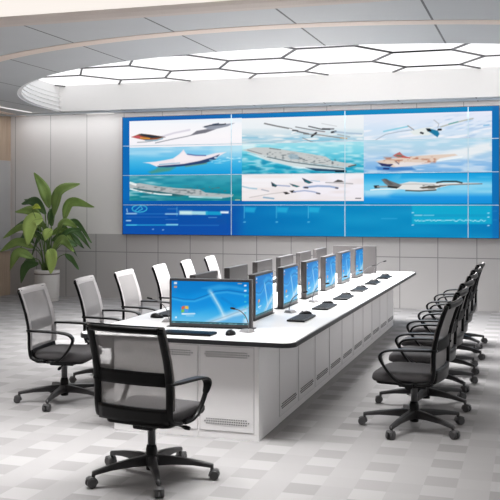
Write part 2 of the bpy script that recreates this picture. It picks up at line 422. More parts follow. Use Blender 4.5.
# ------------------------------------------------------------------ painting displayed pictures
class Pic:
    """colours (sRGB 0-255) evaluated at scattered points"""
    def __init__(s, x, y): s.x, s.y = x, y; s.c = np.zeros((len(x), 3))
    def over(s, a, col): s.c[:] = s.c * (1 - a[:, None]) + np.array(col, float) * a[:, None]
    def vgrad(s, stops, axis='y', mask=None):
        q = s.y if axis == 'y' else s.x
        ys = [k[0] for k in stops]
        g = np.stack([np.interp(q, ys, [k[1][i] for k in stops]) for i in range(3)], 1)
        a = np.ones(len(q)) if mask is None else mask
        s.c[:] = s.c * (1 - a[:, None]) + g * a[:, None]
    def rect(s, x0, y0, x1, y1, col, al=1, soft=.4):
        d = np.minimum(np.minimum(s.x - x0, x1 - s.x), np.minimum(s.y - y0, y1 - s.y))
        s.over(np.clip(.5 + d / soft, 0, 1) * al, col)
    def poly(s, pts, col, al=1, soft=.9):
        n = len(pts); ins = np.zeros(len(s.x), bool); dm = np.full(len(s.x), 1e9)
        for i in range(n):
            x0, y0 = pts[i - 1]; x1, y1 = pts[i]
            if y0 != y1:
                cnd = ((y0 > s.y) != (y1 > s.y)) & (s.x < (x1 - x0) * (s.y - y0) / (y1 - y0) + x0); ins ^= cnd
            L = (x1 - x0) ** 2 + (y1 - y0) ** 2 + 1e-9
            t = np.clip(((s.x - x0) * (x1 - x0) + (s.y - y0) * (y1 - y0)) / L, 0, 1)
            dm = np.minimum(dm, np.hypot(s.x - x0 - t * (x1 - x0), s.y - y0 - t * (y1 - y0)))
        d = np.where(ins, dm, -dm); s.over(np.clip(.5 + d / soft, 0, 1) * al, col)
    def line(s, pts, w, col, al=1, soft=.7):
        dm = np.full(len(s.x), 1e9)
        for (x0, y0), (x1, y1) in zip(pts, pts[1:]):
            L = (x1 - x0) ** 2 + (y1 - y0) ** 2 + 1e-9
            t = np.clip(((s.x - x0) * (x1 - x0) + (s.y - y0) * (y1 - y0)) / L, 0, 1)
            dm = np.minimum(dm, np.hypot(s.x - x0 - t * (x1 - x0), s.y - y0 - t * (y1 - y0)))
        s.over(np.clip(.5 + (w / 2 - dm) / soft, 0, 1) * al, col)
    def noise(s, sx, sy, col, al, seed=0, lo=.4, hi=.9, mask=None, ang=0):
        rs = np.random.RandomState(seed); G = rs.rand(64, 64)
        ca, sa = math.cos(ang), math.sin(ang)
        u = (s.x * ca + s.y * sa) / sx; v = (-s.x * sa + s.y * ca) / sy
        iu = np.floor(u).astype(int); iv = np.floor(v).astype(int); fu = u - iu; fv = v - iv
        fu = fu * fu * (3 - 2 * fu); fv = fv * fv * (3 - 2 * fv)
        g = lambda a, b: G[a % 64, b % 64]
        n = (g(iu, iv) * (1 - fu) + g(iu + 1, iv) * fu) * (1 - fv) + (g(iu, iv + 1) * (1 - fu) + g(iu + 1, iv + 1) * fu) * fv
        a = np.clip((n - lo) / (hi - lo), 0, 1) * al
        if mask is not None: a = a * mask
        s.over(a, col)
    def box_mask(s, x0, y0, x1, y1, soft=1.0):
        return np.clip(np.minimum(np.minimum(s.x - x0, x1 - s.x), np.minimum(s.y - y0, y1 - s.y)) / soft + .5, 0, 1)
    def linear(s):
        c = np.clip(s.c, 0, 255) / 255; return np.where(c <= .04045, c / 12.92, ((c + .055) / 1.055) ** 2.4)

def display_grid(name, x0, x1, z0, z1, y, step, paint, m, parent, to_uv, depth=0.0, flip=False):
    """flat display surface in the XZ plane; paint(Pic) colours it"""
    nx = max(2, int((x1 - x0) / step) + 1); nz = max(2, int((z1 - z0) / step) + 1)
    gx, gz = np.meshgrid(np.linspace(x0, x1, nx), np.linspace(z0, z1, nz))
    gx = gx.ravel(); gz = gz.ravel()
    co = np.stack([gx, np.full_like(gx, y), gz], 1)
    me = bpy.data.meshes.new(name)
    idx = np.arange(nx * nz).reshape(nz, nx)
    q = np.stack([idx[:-1, :-1], idx[:-1, 1:], idx[1:, 1:], idx[1:, :-1]], -1).reshape(-1, 4)
    me.from_pydata(co.tolist(), [], q.tolist()); me.materials.append(m)
    u, v = to_uv(gx, gz); p = Pic(u, v); paint(p)
    col = np.concatenate([p.linear(), np.ones((len(gx), 1))], 1).astype(np.float32)
    at = me.color_attributes.new('Display', 'FLOAT_COLOR', 'POINT'); at.data.foreach_set('color', col.ravel())
    me.update(); o = bpy.data.objects.new(name, me); C.objects.link(o)
    if parent: o.parent = parent
    return o

# image pixels of the video wall: 123..499 across (perspective taper included), 117..234 down
VX0, VX1, VZ0, VZ1, VY = -7.16, -0.55, 1.185, 3.305, 14.93
_img_cx, _focal_px, _cam_yaw = 250.0, 900.0, math.radians(17.5713)  # image centre, focal length in pixels and camera yaw
def wall_to_px(X, Z):
    # camera projection: wall metres to the image pixels the pictures are painted in
    Y = 14.95; d = -X * math.sin(_cam_yaw) + Y * math.cos(_cam_yaw); l = X * math.cos(_cam_yaw) + Y * math.sin(_cam_yaw)
    return _img_cx + _focal_px * l / d, 203 - _focal_px * (Z - 1.75) / d
def Wm(px, py, Y=14.95):  # image pixel back through the camera to metres on the plane at Y
    c, s = math.cos(_cam_yaw), math.sin(_cam_yaw); t = (px - _img_cx) / _focal_px; d = Y / (c + t * s)
    return d * (t * c - s), 1.75 + (203 - py) * d / _focal_px

wall = empty('video_wall', ((VX0 + VX1) / 2, YF - .02, VZ0))
tag(wall, 'huge blue video wall showing ships and aircraft, mounted on the back wall', 'screen')
wo = wall.location
def wpart(o):
    o.parent = wall; o.matrix_parent_inverse = Matrix.Translation(-Vector(wo)); return o
wpart(MB().box(VX0 - .012, VX1 + .012, VY + .004, YF - .021, VZ0 - .01, VZ1 + .01).build('frame', M['frame_blue']))

def paint_dash(p):
    p.vgrad([(118, (8, 104, 180)), (180, (6, 90, 168)), (250, (0, 108, 178)), (330, (0, 130, 188)), (420, (0, 136, 190)), (500, (2, 120, 180))], 'x')
    p.noise(60, 10, (60, 190, 225), .25, 3, mask=np.clip((p.y - 205) / 8, 0, 1))
    p.poly([(120, 205), (240, 205), (236, 240), (120, 240)], (6, 70, 156), .7, 14)
    p.rect(120, 224, 236, 240, (12, 72, 168), .4, 6)
    p.rect(130, 173, 245, 240, (20, 84, 176), .2, 5)
    # left dashboard
    t = [(130 + 10 + 7.5 * math.cos(a / 12 * 6.283), 208.6 + 3.6 * math.sin(a / 12 * 6.283)) for a in range(13)]
    p.line(t, .9, (70, 200, 225), .9); p.line([(136, 210.5), (141, 206), (143, 209), (139, 211)], .8, (90, 215, 235), .8)
    for x0, y0, x1, col, al, w in [(127, 213.6, 137, (190, 225, 240), .9, 1.1), (137, 213.8, 178, (60, 140, 210), .6, .8), (166, 213.9, 178, (200, 235, 245), .8, 1.0),
                              (127, 225, 137, (80, 205, 235), .9, 1.2), (137, 225, 178, (40, 170, 215), .75, 1.2), (167, 224.6, 178, (160, 230, 245), .8, 1.3), (127, 217, 168, (50, 110, 190), .7, .8),
                              (180, 225.3, 219, (50, 130, 200), .7, .8), (127, 220.6, 131, (190, 225, 245), .9, 1.2), (166, 219.6, 178, (90, 140, 205), .6, .7),
                              (209, 217.5, 217, (110, 170, 220), .7, .8), (168, 208.8, 177, (90, 140, 205), .6, .7)]:
        p.line([(x0, y0), (x1, y0)], w, col, al)
    p.line([(127.3, 209), (127.8, 212)], .8, (200, 230, 245), .9)
    p.line([(177.3, 207), (177.3, 216)], .6, (110, 190, 230), .8)
    p.poly([(180, 211), (208, 211.3), (208, 214.8), (180, 214.4)], (170, 222, 232), .95); p.poly([(180, 211), (192, 211), (192, 214.4), (180, 214.2)], (215, 238, 235), .8, 3)
    p.poly([(206, 211.3), (222, 211.6), (222, 215), (206, 214.8)], (20, 160, 205), .9); p.poly([(221, 211.2), (229, 211.3), (229, 213.4), (221, 213.2)], (235, 245, 250), .95)
    for x, y in ((153, 229.3), (163, 229.8)): p.line([(x, y), (x + 1, y)], .9, (150, 195, 235), .9)
    # middle dashboard
    for x in (244.6, 276.8, 308.6):
        p.line([(x, 206), (x, 218)], .8, (90, 190, 230), .7); p.poly([(x + .5, 207), (x + 12, 207.5), (x + 10, 212.5), (x + .5, 212)], (40, 180, 220), .7, 2); p.line([(x - .4, 222), (x + 1, 222)], 1.2, (120, 205, 235), .7)
    # right dashboard
    p.poly([(412, 205), (492, 205), (492, 224), (412, 224)], (14, 168, 205), .9, 1.5); p.rect(412, 214, 492, 217, (20, 140, 190), .4)
    p.line([(415, 215.4), (422, 215.4)], .8, (190, 235, 245), .9); p.line([(424, 215.4), (434, 215.4)], .8, (130, 215, 235), .9)
    rs = np.random.RandomState(5); pts = [(415 + i * 1.5, 220.5 + rs.uniform(-.8, .8)) for i in range(48)]
    p.line(pts, .8, (190, 238, 248), .85)
    for x, y in ((412.5, 212.6), (412.5, 225), (488, 213.2), (488, 225.5), (488, 217)): p.line([(x, y), (x + 1, y)], 1, (200, 240, 250), .9)
    p.line([(382, 218.5), (397, 218.5)], 1.2, (60, 170, 215), .6)
    for y in (211, 220): p.line([(494, y), (496.5, y)], .9, (90, 180, 220), .7)
    p.rect(492.5, 100, 500, 240, (16, 96, 172), .55, 2)
wpart(display_grid('dashboard_display', VX0, VX1, VZ0, VZ1, VY, .0135, paint_dash, M['display'], None, wall_to_px))

def P1(p):
    p.vgrad([(118, (226, 238, 248)), (124, (243, 244, 248)), (136, (248, 245, 248)), (146, (242, 240, 246))])
    p.line([(156, 143), (172, 139.5), (187, 136.5), (205, 132)], 1.0, (120, 122, 132), .7)
    p.line([(158, 138), (175, 133), (190, 130)], 1.6, (205, 200, 214), .8, 1.4)
    p.poly([(132, 137.2), (140, 134), (150, 134.6), (165, 137), (158, 139.5), (147, 140.5), (138, 138.6)], (150, 84, 52))
    p.poly([(139, 135), (142, 133.8), (158, 136), (166, 137.3), (152, 138.2)], (42, 48, 58)); p.poly([(132, 137), (139, 135.6), (145, 138.2), (138, 138.4)], (196, 84, 96))
    p.line([(141, 138), (150, 138.6)], 1, (232, 168, 60), .9); p.line([(146, 140.4), (156, 140.6), (163, 138.6)], 1.4, (120, 160, 180), .8); p.line([(138, 142.5), (147, 142), (153, 141)], 1, (140, 142, 150), .7)
    p.poly([(191, 135.4), (197, 131), (208, 129), (216, 129.4), (206, 133)], (112, 112, 122), .95)
    p.poly([(203, 127), (212, 125.4), (216, 123.6), (226, 124), (235, 123.2), (228, 126.5), (214, 129.6), (208, 129)], (142, 148, 162), .95)
    p.line([(205, 126.8), (212, 125.2), (222, 124.8), (226, 124)], 1.1, (44, 50, 62), .9); p.line([(213, 124.6), (219, 123.6)], 1, (50, 66, 90), .9)
def P2(p):
    p.vgrad([(144, (168, 214, 236)), (152, (132, 200, 234)), (162, (70, 180, 226)), (174, (18, 152, 216))])
    p.noise(14, 2.2, (210, 236, 246), .5, 11, mask=np.clip((160 - p.y) / 8, 0, 1)); p.rect(213, 145, 243, 155, (190, 228, 240), .6, 8)
    p.poly([(143.5, 162.6), (155, 161.8), (166, 160), (174, 158.4), (180, 154), (184, 149.6), (187, 154.6), (195, 155.6), (206, 155.6), (217, 153), (227, 152), (219, 156.4), (205, 160), (196, 162.6), (184, 164.8), (166, 166.5), (157, 166.6), (150, 163.6)], (238, 228, 234))
    p.poly([(158, 166), (166, 165.4), (184, 164), (200, 161), (212, 157.5), (220, 154.5), (216, 159.5), (204, 163.6), (186, 166), (168, 167.6), (159, 167.4)], (42, 66, 110))
    p.line([(188, 154.3), (196, 155.4), (206, 155.6)], 1.2, (98, 110, 160), .9); p.line([(160, 164.6), (180, 163)], 1.2, (120, 170, 200), .7)
    p.poly([(158, 167.5), (176, 167.4), (170, 171), (152, 173.8), (149, 172), (156, 169.6)], (80, 146, 122), .8, 2.2); p.line([(186, 166.6), (207, 163.4)], 1.2, (110, 140, 110), .7)
    p.noise(4, 1.2, (235, 248, 252), .8, 12, .6, .9, mask=p.box_mask(212, 156, 241, 163, 3)); p.line([(210, 160), (224, 161.5), (240, 158)], .9, (150, 220, 242), .8)
    p.poly([(174, 158.6), (184, 152), (190, 157), (200, 159), (176, 162.6)], (246, 238, 242), .8, 2)
def P3(p):
    p.vgrad([(174, (74, 164, 184)), (182, (50, 156, 176)), (193, (14, 130, 150)), (202, (34, 130, 136))])
    p.noise(8, 1.6, (176, 214, 220), .7, 21, mask=np.clip((176 - p.x) / 24, 0, 1)); p.noise(10, 3, (10, 110, 140), .4, 22)
    p.poly([(130, 184.4), (140, 183), (158, 186), (176, 188), (200, 189.4), (206, 192.6), (234, 194.5), (233, 196.6), (224, 198), (200, 196.6), (186, 195.4), (170, 194), (150, 191.4), (136, 189.6), (130, 188)], (178, 184, 186))
    p.poly([(134, 188), (160, 191.5), (186, 195.4), (180, 197), (152, 193.6), (134, 190.4)], (36, 92, 100), .9)
    p.line([(131, 189), (142, 191.6), (160, 194.2), (172, 194.8)], 1.4, (238, 246, 246), .95); p.line([(190, 196.6), (206, 197.4), (222, 197.8)], 1.6, (200, 230, 236), .9)
    p.noise(3, 1, (90, 104, 108), .7, 23, .55, .9, mask=p.box_mask(138, 186, 228, 195, 2)); p.line([(131, 183), (136, 184.6)], 2.4, (240, 242, 240), .9)
    p.noise(9, 1.4, (70, 160, 160), .5, 24, mask=np.clip((p.y - 194) / 3, 0, 1)); p.line([(236, 200), (240, 200)], 1.2, (200, 200, 160), .8)
def P4(p):
    p.vgrad([(116, (238, 240, 243)), (128, (232, 238, 242)), (134, (196, 218, 228)), (139, (160, 202, 222)), (143, (186, 206, 214)), (148, (200, 216, 224))])
    p.noise(13, 2.4, (214, 226, 232), .8, 31, mask=np.clip((p.y - 128) / 6, 0, 1)); p.noise(16, 1.6, (110, 184, 212), .7, 32, .55, .9, mask=p.box_mask(242, 137, 364, 144, 3))
    p.noise(9, 1.6, (244, 244, 244), .8, 33, .5, .8, mask=p.box_mask(242, 134, 364, 146, 3))
    D = (92, 92, 96)
    p.line([(265, 123.6), (278, 126.4), (292, 129)], 1.3, (110, 110, 112), .95); p.line([(292, 130), (308, 131.4), (325, 132)], 2.0, (222, 224, 228), .95)
    p.line([(290, 129), (296, 131.6), (292, 133.5)], 1.2, (240, 242, 244), .95); p.line([(293, 130.3), (298, 131)], 1.3, (40, 40, 44), .9)
    p.line([(296, 127), (310, 129.6), (325, 131.8)], .9, D, .85); p.line([(309, 126.4), (322, 129.4), (334, 129)], 1.1, (76, 78, 84), .95); p.line([(323, 129), (330, 129.3)], 1.5, (40, 42, 48), .9)
    p.line([(298, 131.6), (309, 134)], 1.2, (80, 82, 88), .9); p.line([(312, 136.4), (316.5, 133)], 1.8, (34, 36, 42), .95); p.line([(304, 134), (320, 135), (342, 138.2)], 1, (128, 122, 118), .85)
    p.line([(341, 137.9), (347, 138.6)], 1.3, (206, 166, 120), .9); p.line([(303, 138), (311, 141.6), (318, 143)], .9, (120, 124, 130), .8)
    p.line([(332, 132.4), (336, 131.6)], 1.8, (40, 42, 48), .95); p.line([(335, 131.8), (350, 133.4), (362, 134)], 1.5, (158, 182, 206), .8); p.line([(338, 134.6), (350, 137)], 1.0, (150, 156, 164), .8); p.line([(322, 123.6), (337, 126.4)], .7, (190, 192, 196), .8)
def P5(p):
    p.vgrad([(142, (160, 220, 232)), (152, (120, 208, 226)), (162, (50, 172, 202)), (173, (30, 160, 192))])
    p.noise(7, 1.6, (220, 240, 244), .6, 41, .45, .9); p.noise(6, 1.8, (14, 128, 166), .7, 42, .5, .9, mask=np.clip((p.y - 152 - (p.x - 242) * .12) / 4, 0, 1))
    p.rect(242, 143, 256, 150, (236, 246, 248), .7, 4)
    p.poly([(248, 153.5), (262, 158.6), (280, 163.6), (298, 168), (322, 171), (344, 171.6), (344, 168), (320, 166)], (236, 246, 248), .95, 2)
    p.poly([(243, 150), (256, 147.4), (270, 147.6), (296, 151.6), (312, 154), (326, 156.6), (332, 160.6), (357, 164.6), (349, 167.4), (330, 165.6), (300, 162.6), (272, 158), (252, 153)], (196, 200, 200))
    p.poly([(254, 153.2), (280, 158.4), (300, 161.8), (322, 164.8), (346, 167), (344, 171), (318, 169), (290, 165.6), (266, 160)], (206, 216, 218), .9)
    p.line([(268, 157), (290, 161.8), (314, 165), (344, 168.6)], 1.1, (88, 104, 110), .85); p.noise(2.6, 1.1, (80, 92, 98), .75, 43, .55, .85, mask=p.box_mask(262, 152, 340, 167, 3) * np.clip(1 - np.abs(p.y - 157 - (p.x - 290) * .13) / 6, 0, 1))
    p.poly([(306, 167.6), (330, 169.4), (345, 170), (344, 172), (316, 171)], (14, 52, 84), .9); p.line([(336, 171.4), (346, 171.4)], 1.6, (10, 18, 28), .95); p.line([(349, 166.6), (356, 165)], 1.1, (60, 66, 66), .9)
    p.poly([(288, 156), (292, 153.6), (298, 155), (300, 159), (291, 159.4)], (150, 176, 190), .8); p.line([(270, 148.4), (281, 149.8)], .8, (96, 104, 108), .8); p.line([(248, 150), (262, 154)], .8, (110, 116, 118), .8)
def P6(p):
    p.vgrad([(173, (236, 234, 238)), (180, (242, 240, 244)), (202, (236, 228, 228))])
    p.rect(300, 176, 364, 200, (240, 236, 246), .6, 8); p.noise(20, 3, (226, 214, 212), .5, 51)
    p.line([(243, 186.5), (250, 188.2), (257, 188.8)], 1.4, (150, 190, 210), .8); p.line([(262, 189.6), (269, 191.2)], 1, (150, 154, 170), .8)
    p.line([(264, 197.4), (274, 198.6)], 1.5, (128, 166, 192), .85); p.line([(250, 197.5), (270, 194), (283, 192.4)], .8, (190, 184, 184), .8)
    def jet(x, y, k, tail=(28, 40, 52)):
        p.line([(x, y), (x + 8 * k, y + 1.2)], 1.2, (150, 162, 196), .85); p.poly([(x - 1, y - 3), (x + 1.5, y - 1.6), (x + 5, y + .8), (x + 3.6, y + 2), (x, y + 1.2)], tail, .95); p.line([(x + 1.4, y - .8), (x + 3.6, y + 1)], 1, (24, 116, 128), .8)
    jet(272.5, 185, 2.2); p.poly([(290, 183.6), (294, 184.6), (300, 186.4), (297, 187.2), (293, 186)], (34, 54, 66)); p.line([(294, 185.4), (298, 186.6)], 1, (20, 130, 132), .8)
    p.poly([(283.5, 192.2), (287, 192), (290, 193.6), (286, 194.4)], (26, 22, 24)); p.poly([(290, 190.8), (294, 190.4), (296, 192.4), (292, 192.8)], (26, 24, 26)); p.line([(294, 191.8), (305, 190.6), (314, 191.8), (320, 193.6)], 1.3, (158, 170, 204), .9)
    p.poly([(302.4, 178), (305, 179), (313, 182.6), (309, 183.6), (305, 182)], (30, 48, 66)); p.line([(306, 181), (310, 183)], 1.2, (22, 128, 140), .9)
    p.line([(311, 180.6), (320, 181.4)], .8, (156, 190, 216), .8); p.line([(304, 187.4), (318, 186), (330, 186.4), (338, 188)], 1.9, (150, 168, 204), .9); p.line([(305, 187.6), (308, 187.8)], 1.4, (44, 44, 52), .9); p.line([(336, 188), (338, 188.2)], 1.2, (60, 50, 50), .9)
    p.line([(326, 182.6), (340, 183), (353, 183.8)], .9, (150, 148, 152), .8); p.poly([(334, 182), (338, 179.8), (342, 180.4), (344, 182)], (62, 58, 58)); p.line([(356, 198.3), (361, 198.3)], 1, (70, 66, 70), .8); p.line([(317, 193.2), (320, 193.7)], 1.2, (60, 56, 60), .8)
def P7(p):
    p.vgrad([(108, (232, 232, 246)), (120, (222, 230, 244)), (130, (206, 224, 242)), (141, (206, 222, 236)), (146, (178, 214, 236))])
    p.noise(12, 2, (240, 240, 246), .8, 61, .4, .8, mask=np.clip((p.y - 120) / 8, 0, 1), ang=-.12); p.noise(10, 1.8, (160, 190, 224), .6, 62, .5, .9, mask=np.clip((p.y - 112) / 8, 0, 1) * np.clip((p.x - 415) / 30, 0, 1), ang=-.18)
    p.line([(384, 131.6), (396, 129), (408, 126.6)], 1.6, (130, 202, 222), .85); p.line([(376, 140), (386, 134.4), (400, 131.6), (412, 130)], .8, (150, 160, 176), .7)
    p.poly([(410, 131.4), (420, 128.6), (430, 127.4), (434, 129), (436, 133), (428, 135.6), (414, 135)], (226, 232, 230), .95); p.line([(408, 125.8), (414, 130)], .9, (140, 134, 130), .9)
    p.poly([(427, 128.6), (431, 129), (438, 130.8), (439.6, 134), (437.6, 137.4), (432, 133.6), (427.4, 131)], (26, 120, 160)); p.poly([(426, 128.6), (430, 128.6), (432, 131.4), (428, 131.6)], (18, 26, 36))
    p.line([(421, 132.8), (423, 133.4)], 1.8, (24, 28, 38), .95); p.line([(438.6, 129.8), (441, 129.7)], 2, (18, 22, 30), .95); p.line([(441, 127), (452, 123.6), (464, 120.6), (473, 118.6)], 1.3, (180, 184, 176), .95); p.line([(449, 124.2), (458, 121.8)], 1.1, (76, 158, 158), .8)
    p.line([(438, 127.4), (439, 124), (434, 120)], .7, (150, 150, 150), .7); p.line([(376, 141.4), (420, 141.6), (445, 140), (470, 138)], 1, (176, 190, 210), .8); p.line([(484, 125.6), (489, 125)], 1.6, (110, 176, 220), .7)
def P8(p):
    p.vgrad([(140, (178, 216, 234)), (150, (176, 208, 228)), (158, (164, 200, 230)), (166, (130, 180, 226)), (173, (120, 176, 222))])
    p.noise(12, 1.6, (216, 228, 240), .7, 71, .4, .8); p.poly([(420, 156), (455, 150), (490, 142), (492, 150), (470, 157), (440, 161), (400, 165)], (236, 238, 240), .85, 4)
    p.line([(400, 165), (440, 160.4), (462, 157)], 1.4, (240, 244, 246), .9); p.poly([(376, 167), (384, 166.4), (412, 167), (416, 170), (392, 171.5), (378, 170)], (60, 122, 190), .85, 2)
    p.poly([(376, 161.4), (386, 159.4), (396, 158), (412, 156.4), (432, 155), (455, 154), (458, 155.4), (440, 158.4), (436, 161.4), (418, 163.4), (406, 166), (394, 167.4), (382, 164.4)], (222, 202, 188))
    p.poly([(378, 162.6), (388, 164.2), (394, 164), (390, 166.8), (382, 166)], (40, 46, 92)); p.line([(384, 168.6), (389, 168.8)], 1.5, (24, 36, 96), .9)
    p.poly([(392, 163.4), (404, 162), (420, 162.6), (432, 161.6), (430, 163.8), (412, 166), (396, 167.2)], (230, 222, 222), .95)
    p.poly([(393, 155.6), (397, 153.4), (400, 152), (403, 155), (409, 157.8), (398, 157.8)], (186, 100, 96), .95); p.line([(397, 155.6), (402, 156.2)], 1.4, (92, 120, 104), .9); p.line([(402, 156.8), (410, 158)], 1, (196, 60, 60), .85)
    p.noise(3, 1, (176, 116, 92), .8, 72, .5, .85, mask=p.box_mask(384, 157, 436, 163, 2)); p.line([(396, 161.6), (399, 164)], 1, (90, 84, 100), .8)
def P9(p):
    p.vgrad([(172, (10, 150, 214)), (178, (40, 166, 222)), (185, (110, 200, 236)), (192, (120, 200, 234)), (197, (30, 150, 222)), (204, (12, 138, 212))])
    p.noise(16, 4, (190, 226, 242), .7, 81, .4, .8, mask=p.box_mask(364, 176, 400, 197, 5)); p.noise(22, 3, (180, 222, 242), .4, 82, .5, .9, mask=p.box_mask(400, 176, 492, 192, 4))
    p.line([(371, 190), (382, 189.2), (398, 189)], 1.2, (240, 246, 246), .9); p.poly([(374, 185.6), (379, 185.2), (380, 188), (375, 188.4)], (44, 44, 46)); p.line([(378, 186.8), (388, 186.6)], 1.8, (150, 152, 152), .95)
    p.poly([(396, 187), (400, 184), (410, 181.6), (424, 182.4), (440, 183), (456, 182.6), (478, 183), (483, 183.7), (470, 184.6), (450, 185.4), (438, 188), (434, 190.6), (412, 190.4), (398, 189)], (226, 226, 224))
    p.poly([(381.5, 179.6), (385, 178.6), (392, 181.4), (402, 185), (399, 187.6), (390, 187), (385, 183.6)], (112, 112, 114)); p.poly([(384, 179), (387, 179), (394, 184.6), (390, 185)], (84, 84, 86), .8)
    p.poly([(388, 185.8), (399, 187), (397, 188.6), (388, 187.6)], (34, 32, 30)); p.line([(406, 190.6), (420, 191), (436, 190)], 1.2, (62, 56, 48), .9); p.poly([(420, 187.4), (430, 185.8), (446, 185.6), (434, 188), (422, 188.6)], (70, 62, 52), .9)
    p.line([(437, 182.6), (444, 181.4), (456, 181.4), (462, 182.8)], 1.5, (44, 56, 56), .95); p.line([(440, 185.4), (460, 184.4), (482, 183.8)], .9, (96, 90, 92), .9); p.line([(400, 184.2), (416, 184), (434, 184.6)], .8, (170, 170, 170), .8)
    p.noise(2.6, 1, (60, 66, 66), .6, 83, .5, .8, mask=p.box_mask(420, 185, 440, 189, 1))
pics = [
    (P1, 130, 242.3, 2.755, 3.235), (P2, 130, 242.3, 2.255, 2.755), (P3, 130, 242.3, 1.79, 2.255),
    (P4, 242.3, 364, 2.79, 3.225), (P5, 242.3, 364, 2.25, 2.79), (P6, 242.3, 364, 1.785, 2.25),
    (P7, 364, 492, 2.80, 3.225), (P8, 364, 492, 2.25, 2.80), (P9, 364, 492, 1.745, 2.235)]
plabel = ['picture of aircraft on white', 'picture of a white ship on blue sea', 'picture of a long grey ship on teal sea', 'picture of aircraft above a coast', 'picture of a grey carrier on blue water',
          'picture of small jets on white', 'picture of an aircraft over snow', 'picture of a tan ship with a white wake', 'picture of a grey jet on blue sky']
for (fn, a, b, z0, z1), lb in zip(pics, plabel):
    o = wpart(display_grid('picture', Wm(a, 0)[0], Wm(b, 0)[0], z0, z1, VY - .003, .0095, fn, M['display'], None, wall_to_px)); o['label'] = lb
for X in (-5.07, -3.05, -1.03):
    wpart(MB().box(X - .007, X + .007, VY - .006, VY - .004, VZ0, VZ1).build('seam_strip', M['seamw']))
for Z in (2.785, 2.25, 1.715):
    wpart(MB().box(VX0, VX1, VY - .006, VY - .0045, Z - .006, Z + .006).build('seam_strip', M['seamw']))

# ------------------------------------------------------------------ console: worktop and cabinets
TX0, TX1, TY0, TY1 = -3.37, -1.64, 6.05, 13.2
def rrect(x0, x1, y0, y1, r, ins=0, n=8):
    x0 += ins; x1 -= ins; y0 += ins; y1 -= ins; r -= ins; out = []
    for cx, cy, a0 in ((x1 - r, y1 - r, 0), (x0 + r, y1 - r, 90), (x0 + r, y0 + r, 180), (x1 - r, y0 + r, 270)):
        for k in range(n + 1):
            a = R(a0 + 90 * k / n); out.append((cx + r * math.cos(a), cy + r * math.sin(a)))
    return out
TY0 = 6.20
def wshape(ins):
    near = rrect(TX0, TX1, TY0, TY1, .10, ins); far = rrect(TX0, TX1, TY0, TY1, .05, ins)
    return far[:18] + near[18:]
wt = empty('worktop', ((TX0 + TX1) / 2, (TY0 + TY1) / 2, .705))
tag(wt, 'long white continuous worktop with rounded corners carrying two rows of monitors', 'worktop')
def centre(o, root):
    o.parent = root; o.matrix_parent_inverse = Matrix.Translation(-Vector(root.location)); return o
centre(MB().prism(wshape(.012), .716, .75).build('surface', M['top'], bevel=.004), wt)
out, inn = wshape(0), wshape(.0125)
n = len(out); mb = MB()
v = [(x, y, .712) for x, y in out] + [(x, y, .744) for x, y in out] + [(x, y, .744) for x, y in inn] + [(x, y, .712) for x, y in inn]
f = []
for i in range(n):
    j = (i + 1) % n
    for a in range(4): b = (a + 1) % 4; f.append((a * n + i, a * n + j, b * n + j, b * n + i))
mb.add(v, f); e = centre(mb.build('edge_band', M['edge']), wt); e['label'] = 'black edge band'

def vent(x0, x1, z0, z1, rows, cols, seed):
    mb = MB(); rs = random.Random(seed)
    for r in range(rows):
        off = .5 if r % 2 else 0
        for cidx in range(cols):
            if (cidx < 1 or cidx >= cols - 1) and r in (0, rows - 1): continue
            w = (x1 - x0) / cols; h = (z1 - z0) / rows
            xa = x0 + (cidx + .12 + off * .3) * w
            mb.box(xa, xa + w * .52, -.0035, -.0005, z0 + r * h + h * .3, z0 + r * h + h * .72)
    return mb
def cabinet(w, depth, dx0, dx1, label, loc, rz):
    """local: front face at y=0 looking to -y, x from 0 to w"""
    t = empty('base_cabinet', loc, rz); tag(t, label, 'cabinet', 'white base cabinets under the worktop')
    MB().box(.0008, w - .0008, .004, depth, 0, .714).build('body', M['cab'], t, bevel=.002)
    MB().box(dx0 - .004, dx1 + .004, .0030, .0045, .052, .688).build('door_gap', M['gap'], t)
    d = MB().box(dx0, dx1, 0, .004, .056, .684).build('door', M['door'], t, bevel=.002)
    m_ = .03
    for z0, z1 in ((.60, .65), (.10, .152)):
        vent(dx0 + m_, dx1 - m_, z0, z1, 3, 20, 1).build('vent', M['slot'], d)
    return t
FW = .475
cabs = [
    (FW, .53, .015, FW - .04, 'white vented base cabinet at the front right corner of the worktop', (-1.93 - FW, 6.31, 0)),
    (FW, .53, .01, FW - .01, 'white vented base cabinet behind the near empty chair, left of the corner cabinet', (-1.93 - 2 * FW, 6.31, 0)),
    (.22, .53, .02, .20, 'narrow white base cabinet at the front left corner of the worktop', (-1.93 - 2 * FW - .22, 6.31, 0))]
for w, dp, a, b, lb, loc in cabs: cabinet(w, dp, a, b, lb, loc, 0)
ords = ['nearest the camera', 'second from the near corner', 'third from the near corner', 'fourth from the near corner', 'fifth from the near corner',
        'sixth from the near corner', 'seventh from the near corner', 'eighth from the near corner', 'ninth from the near corner', 'farthest, at the end by the video wall']
PW = .606
c0 = None
for i in range(10):
    lb = 'white side base cabinet facing the right chairs, ' + ords[i]
    loc = (-1.93, 6.85 + PW * i, 0)
    if c0 is None: c0 = cabinet(PW, 1.16, .03, PW - .02, lb, loc, R(90))
    else:
        c = copy_tree(c0); c.location = loc; c['label'] = lb

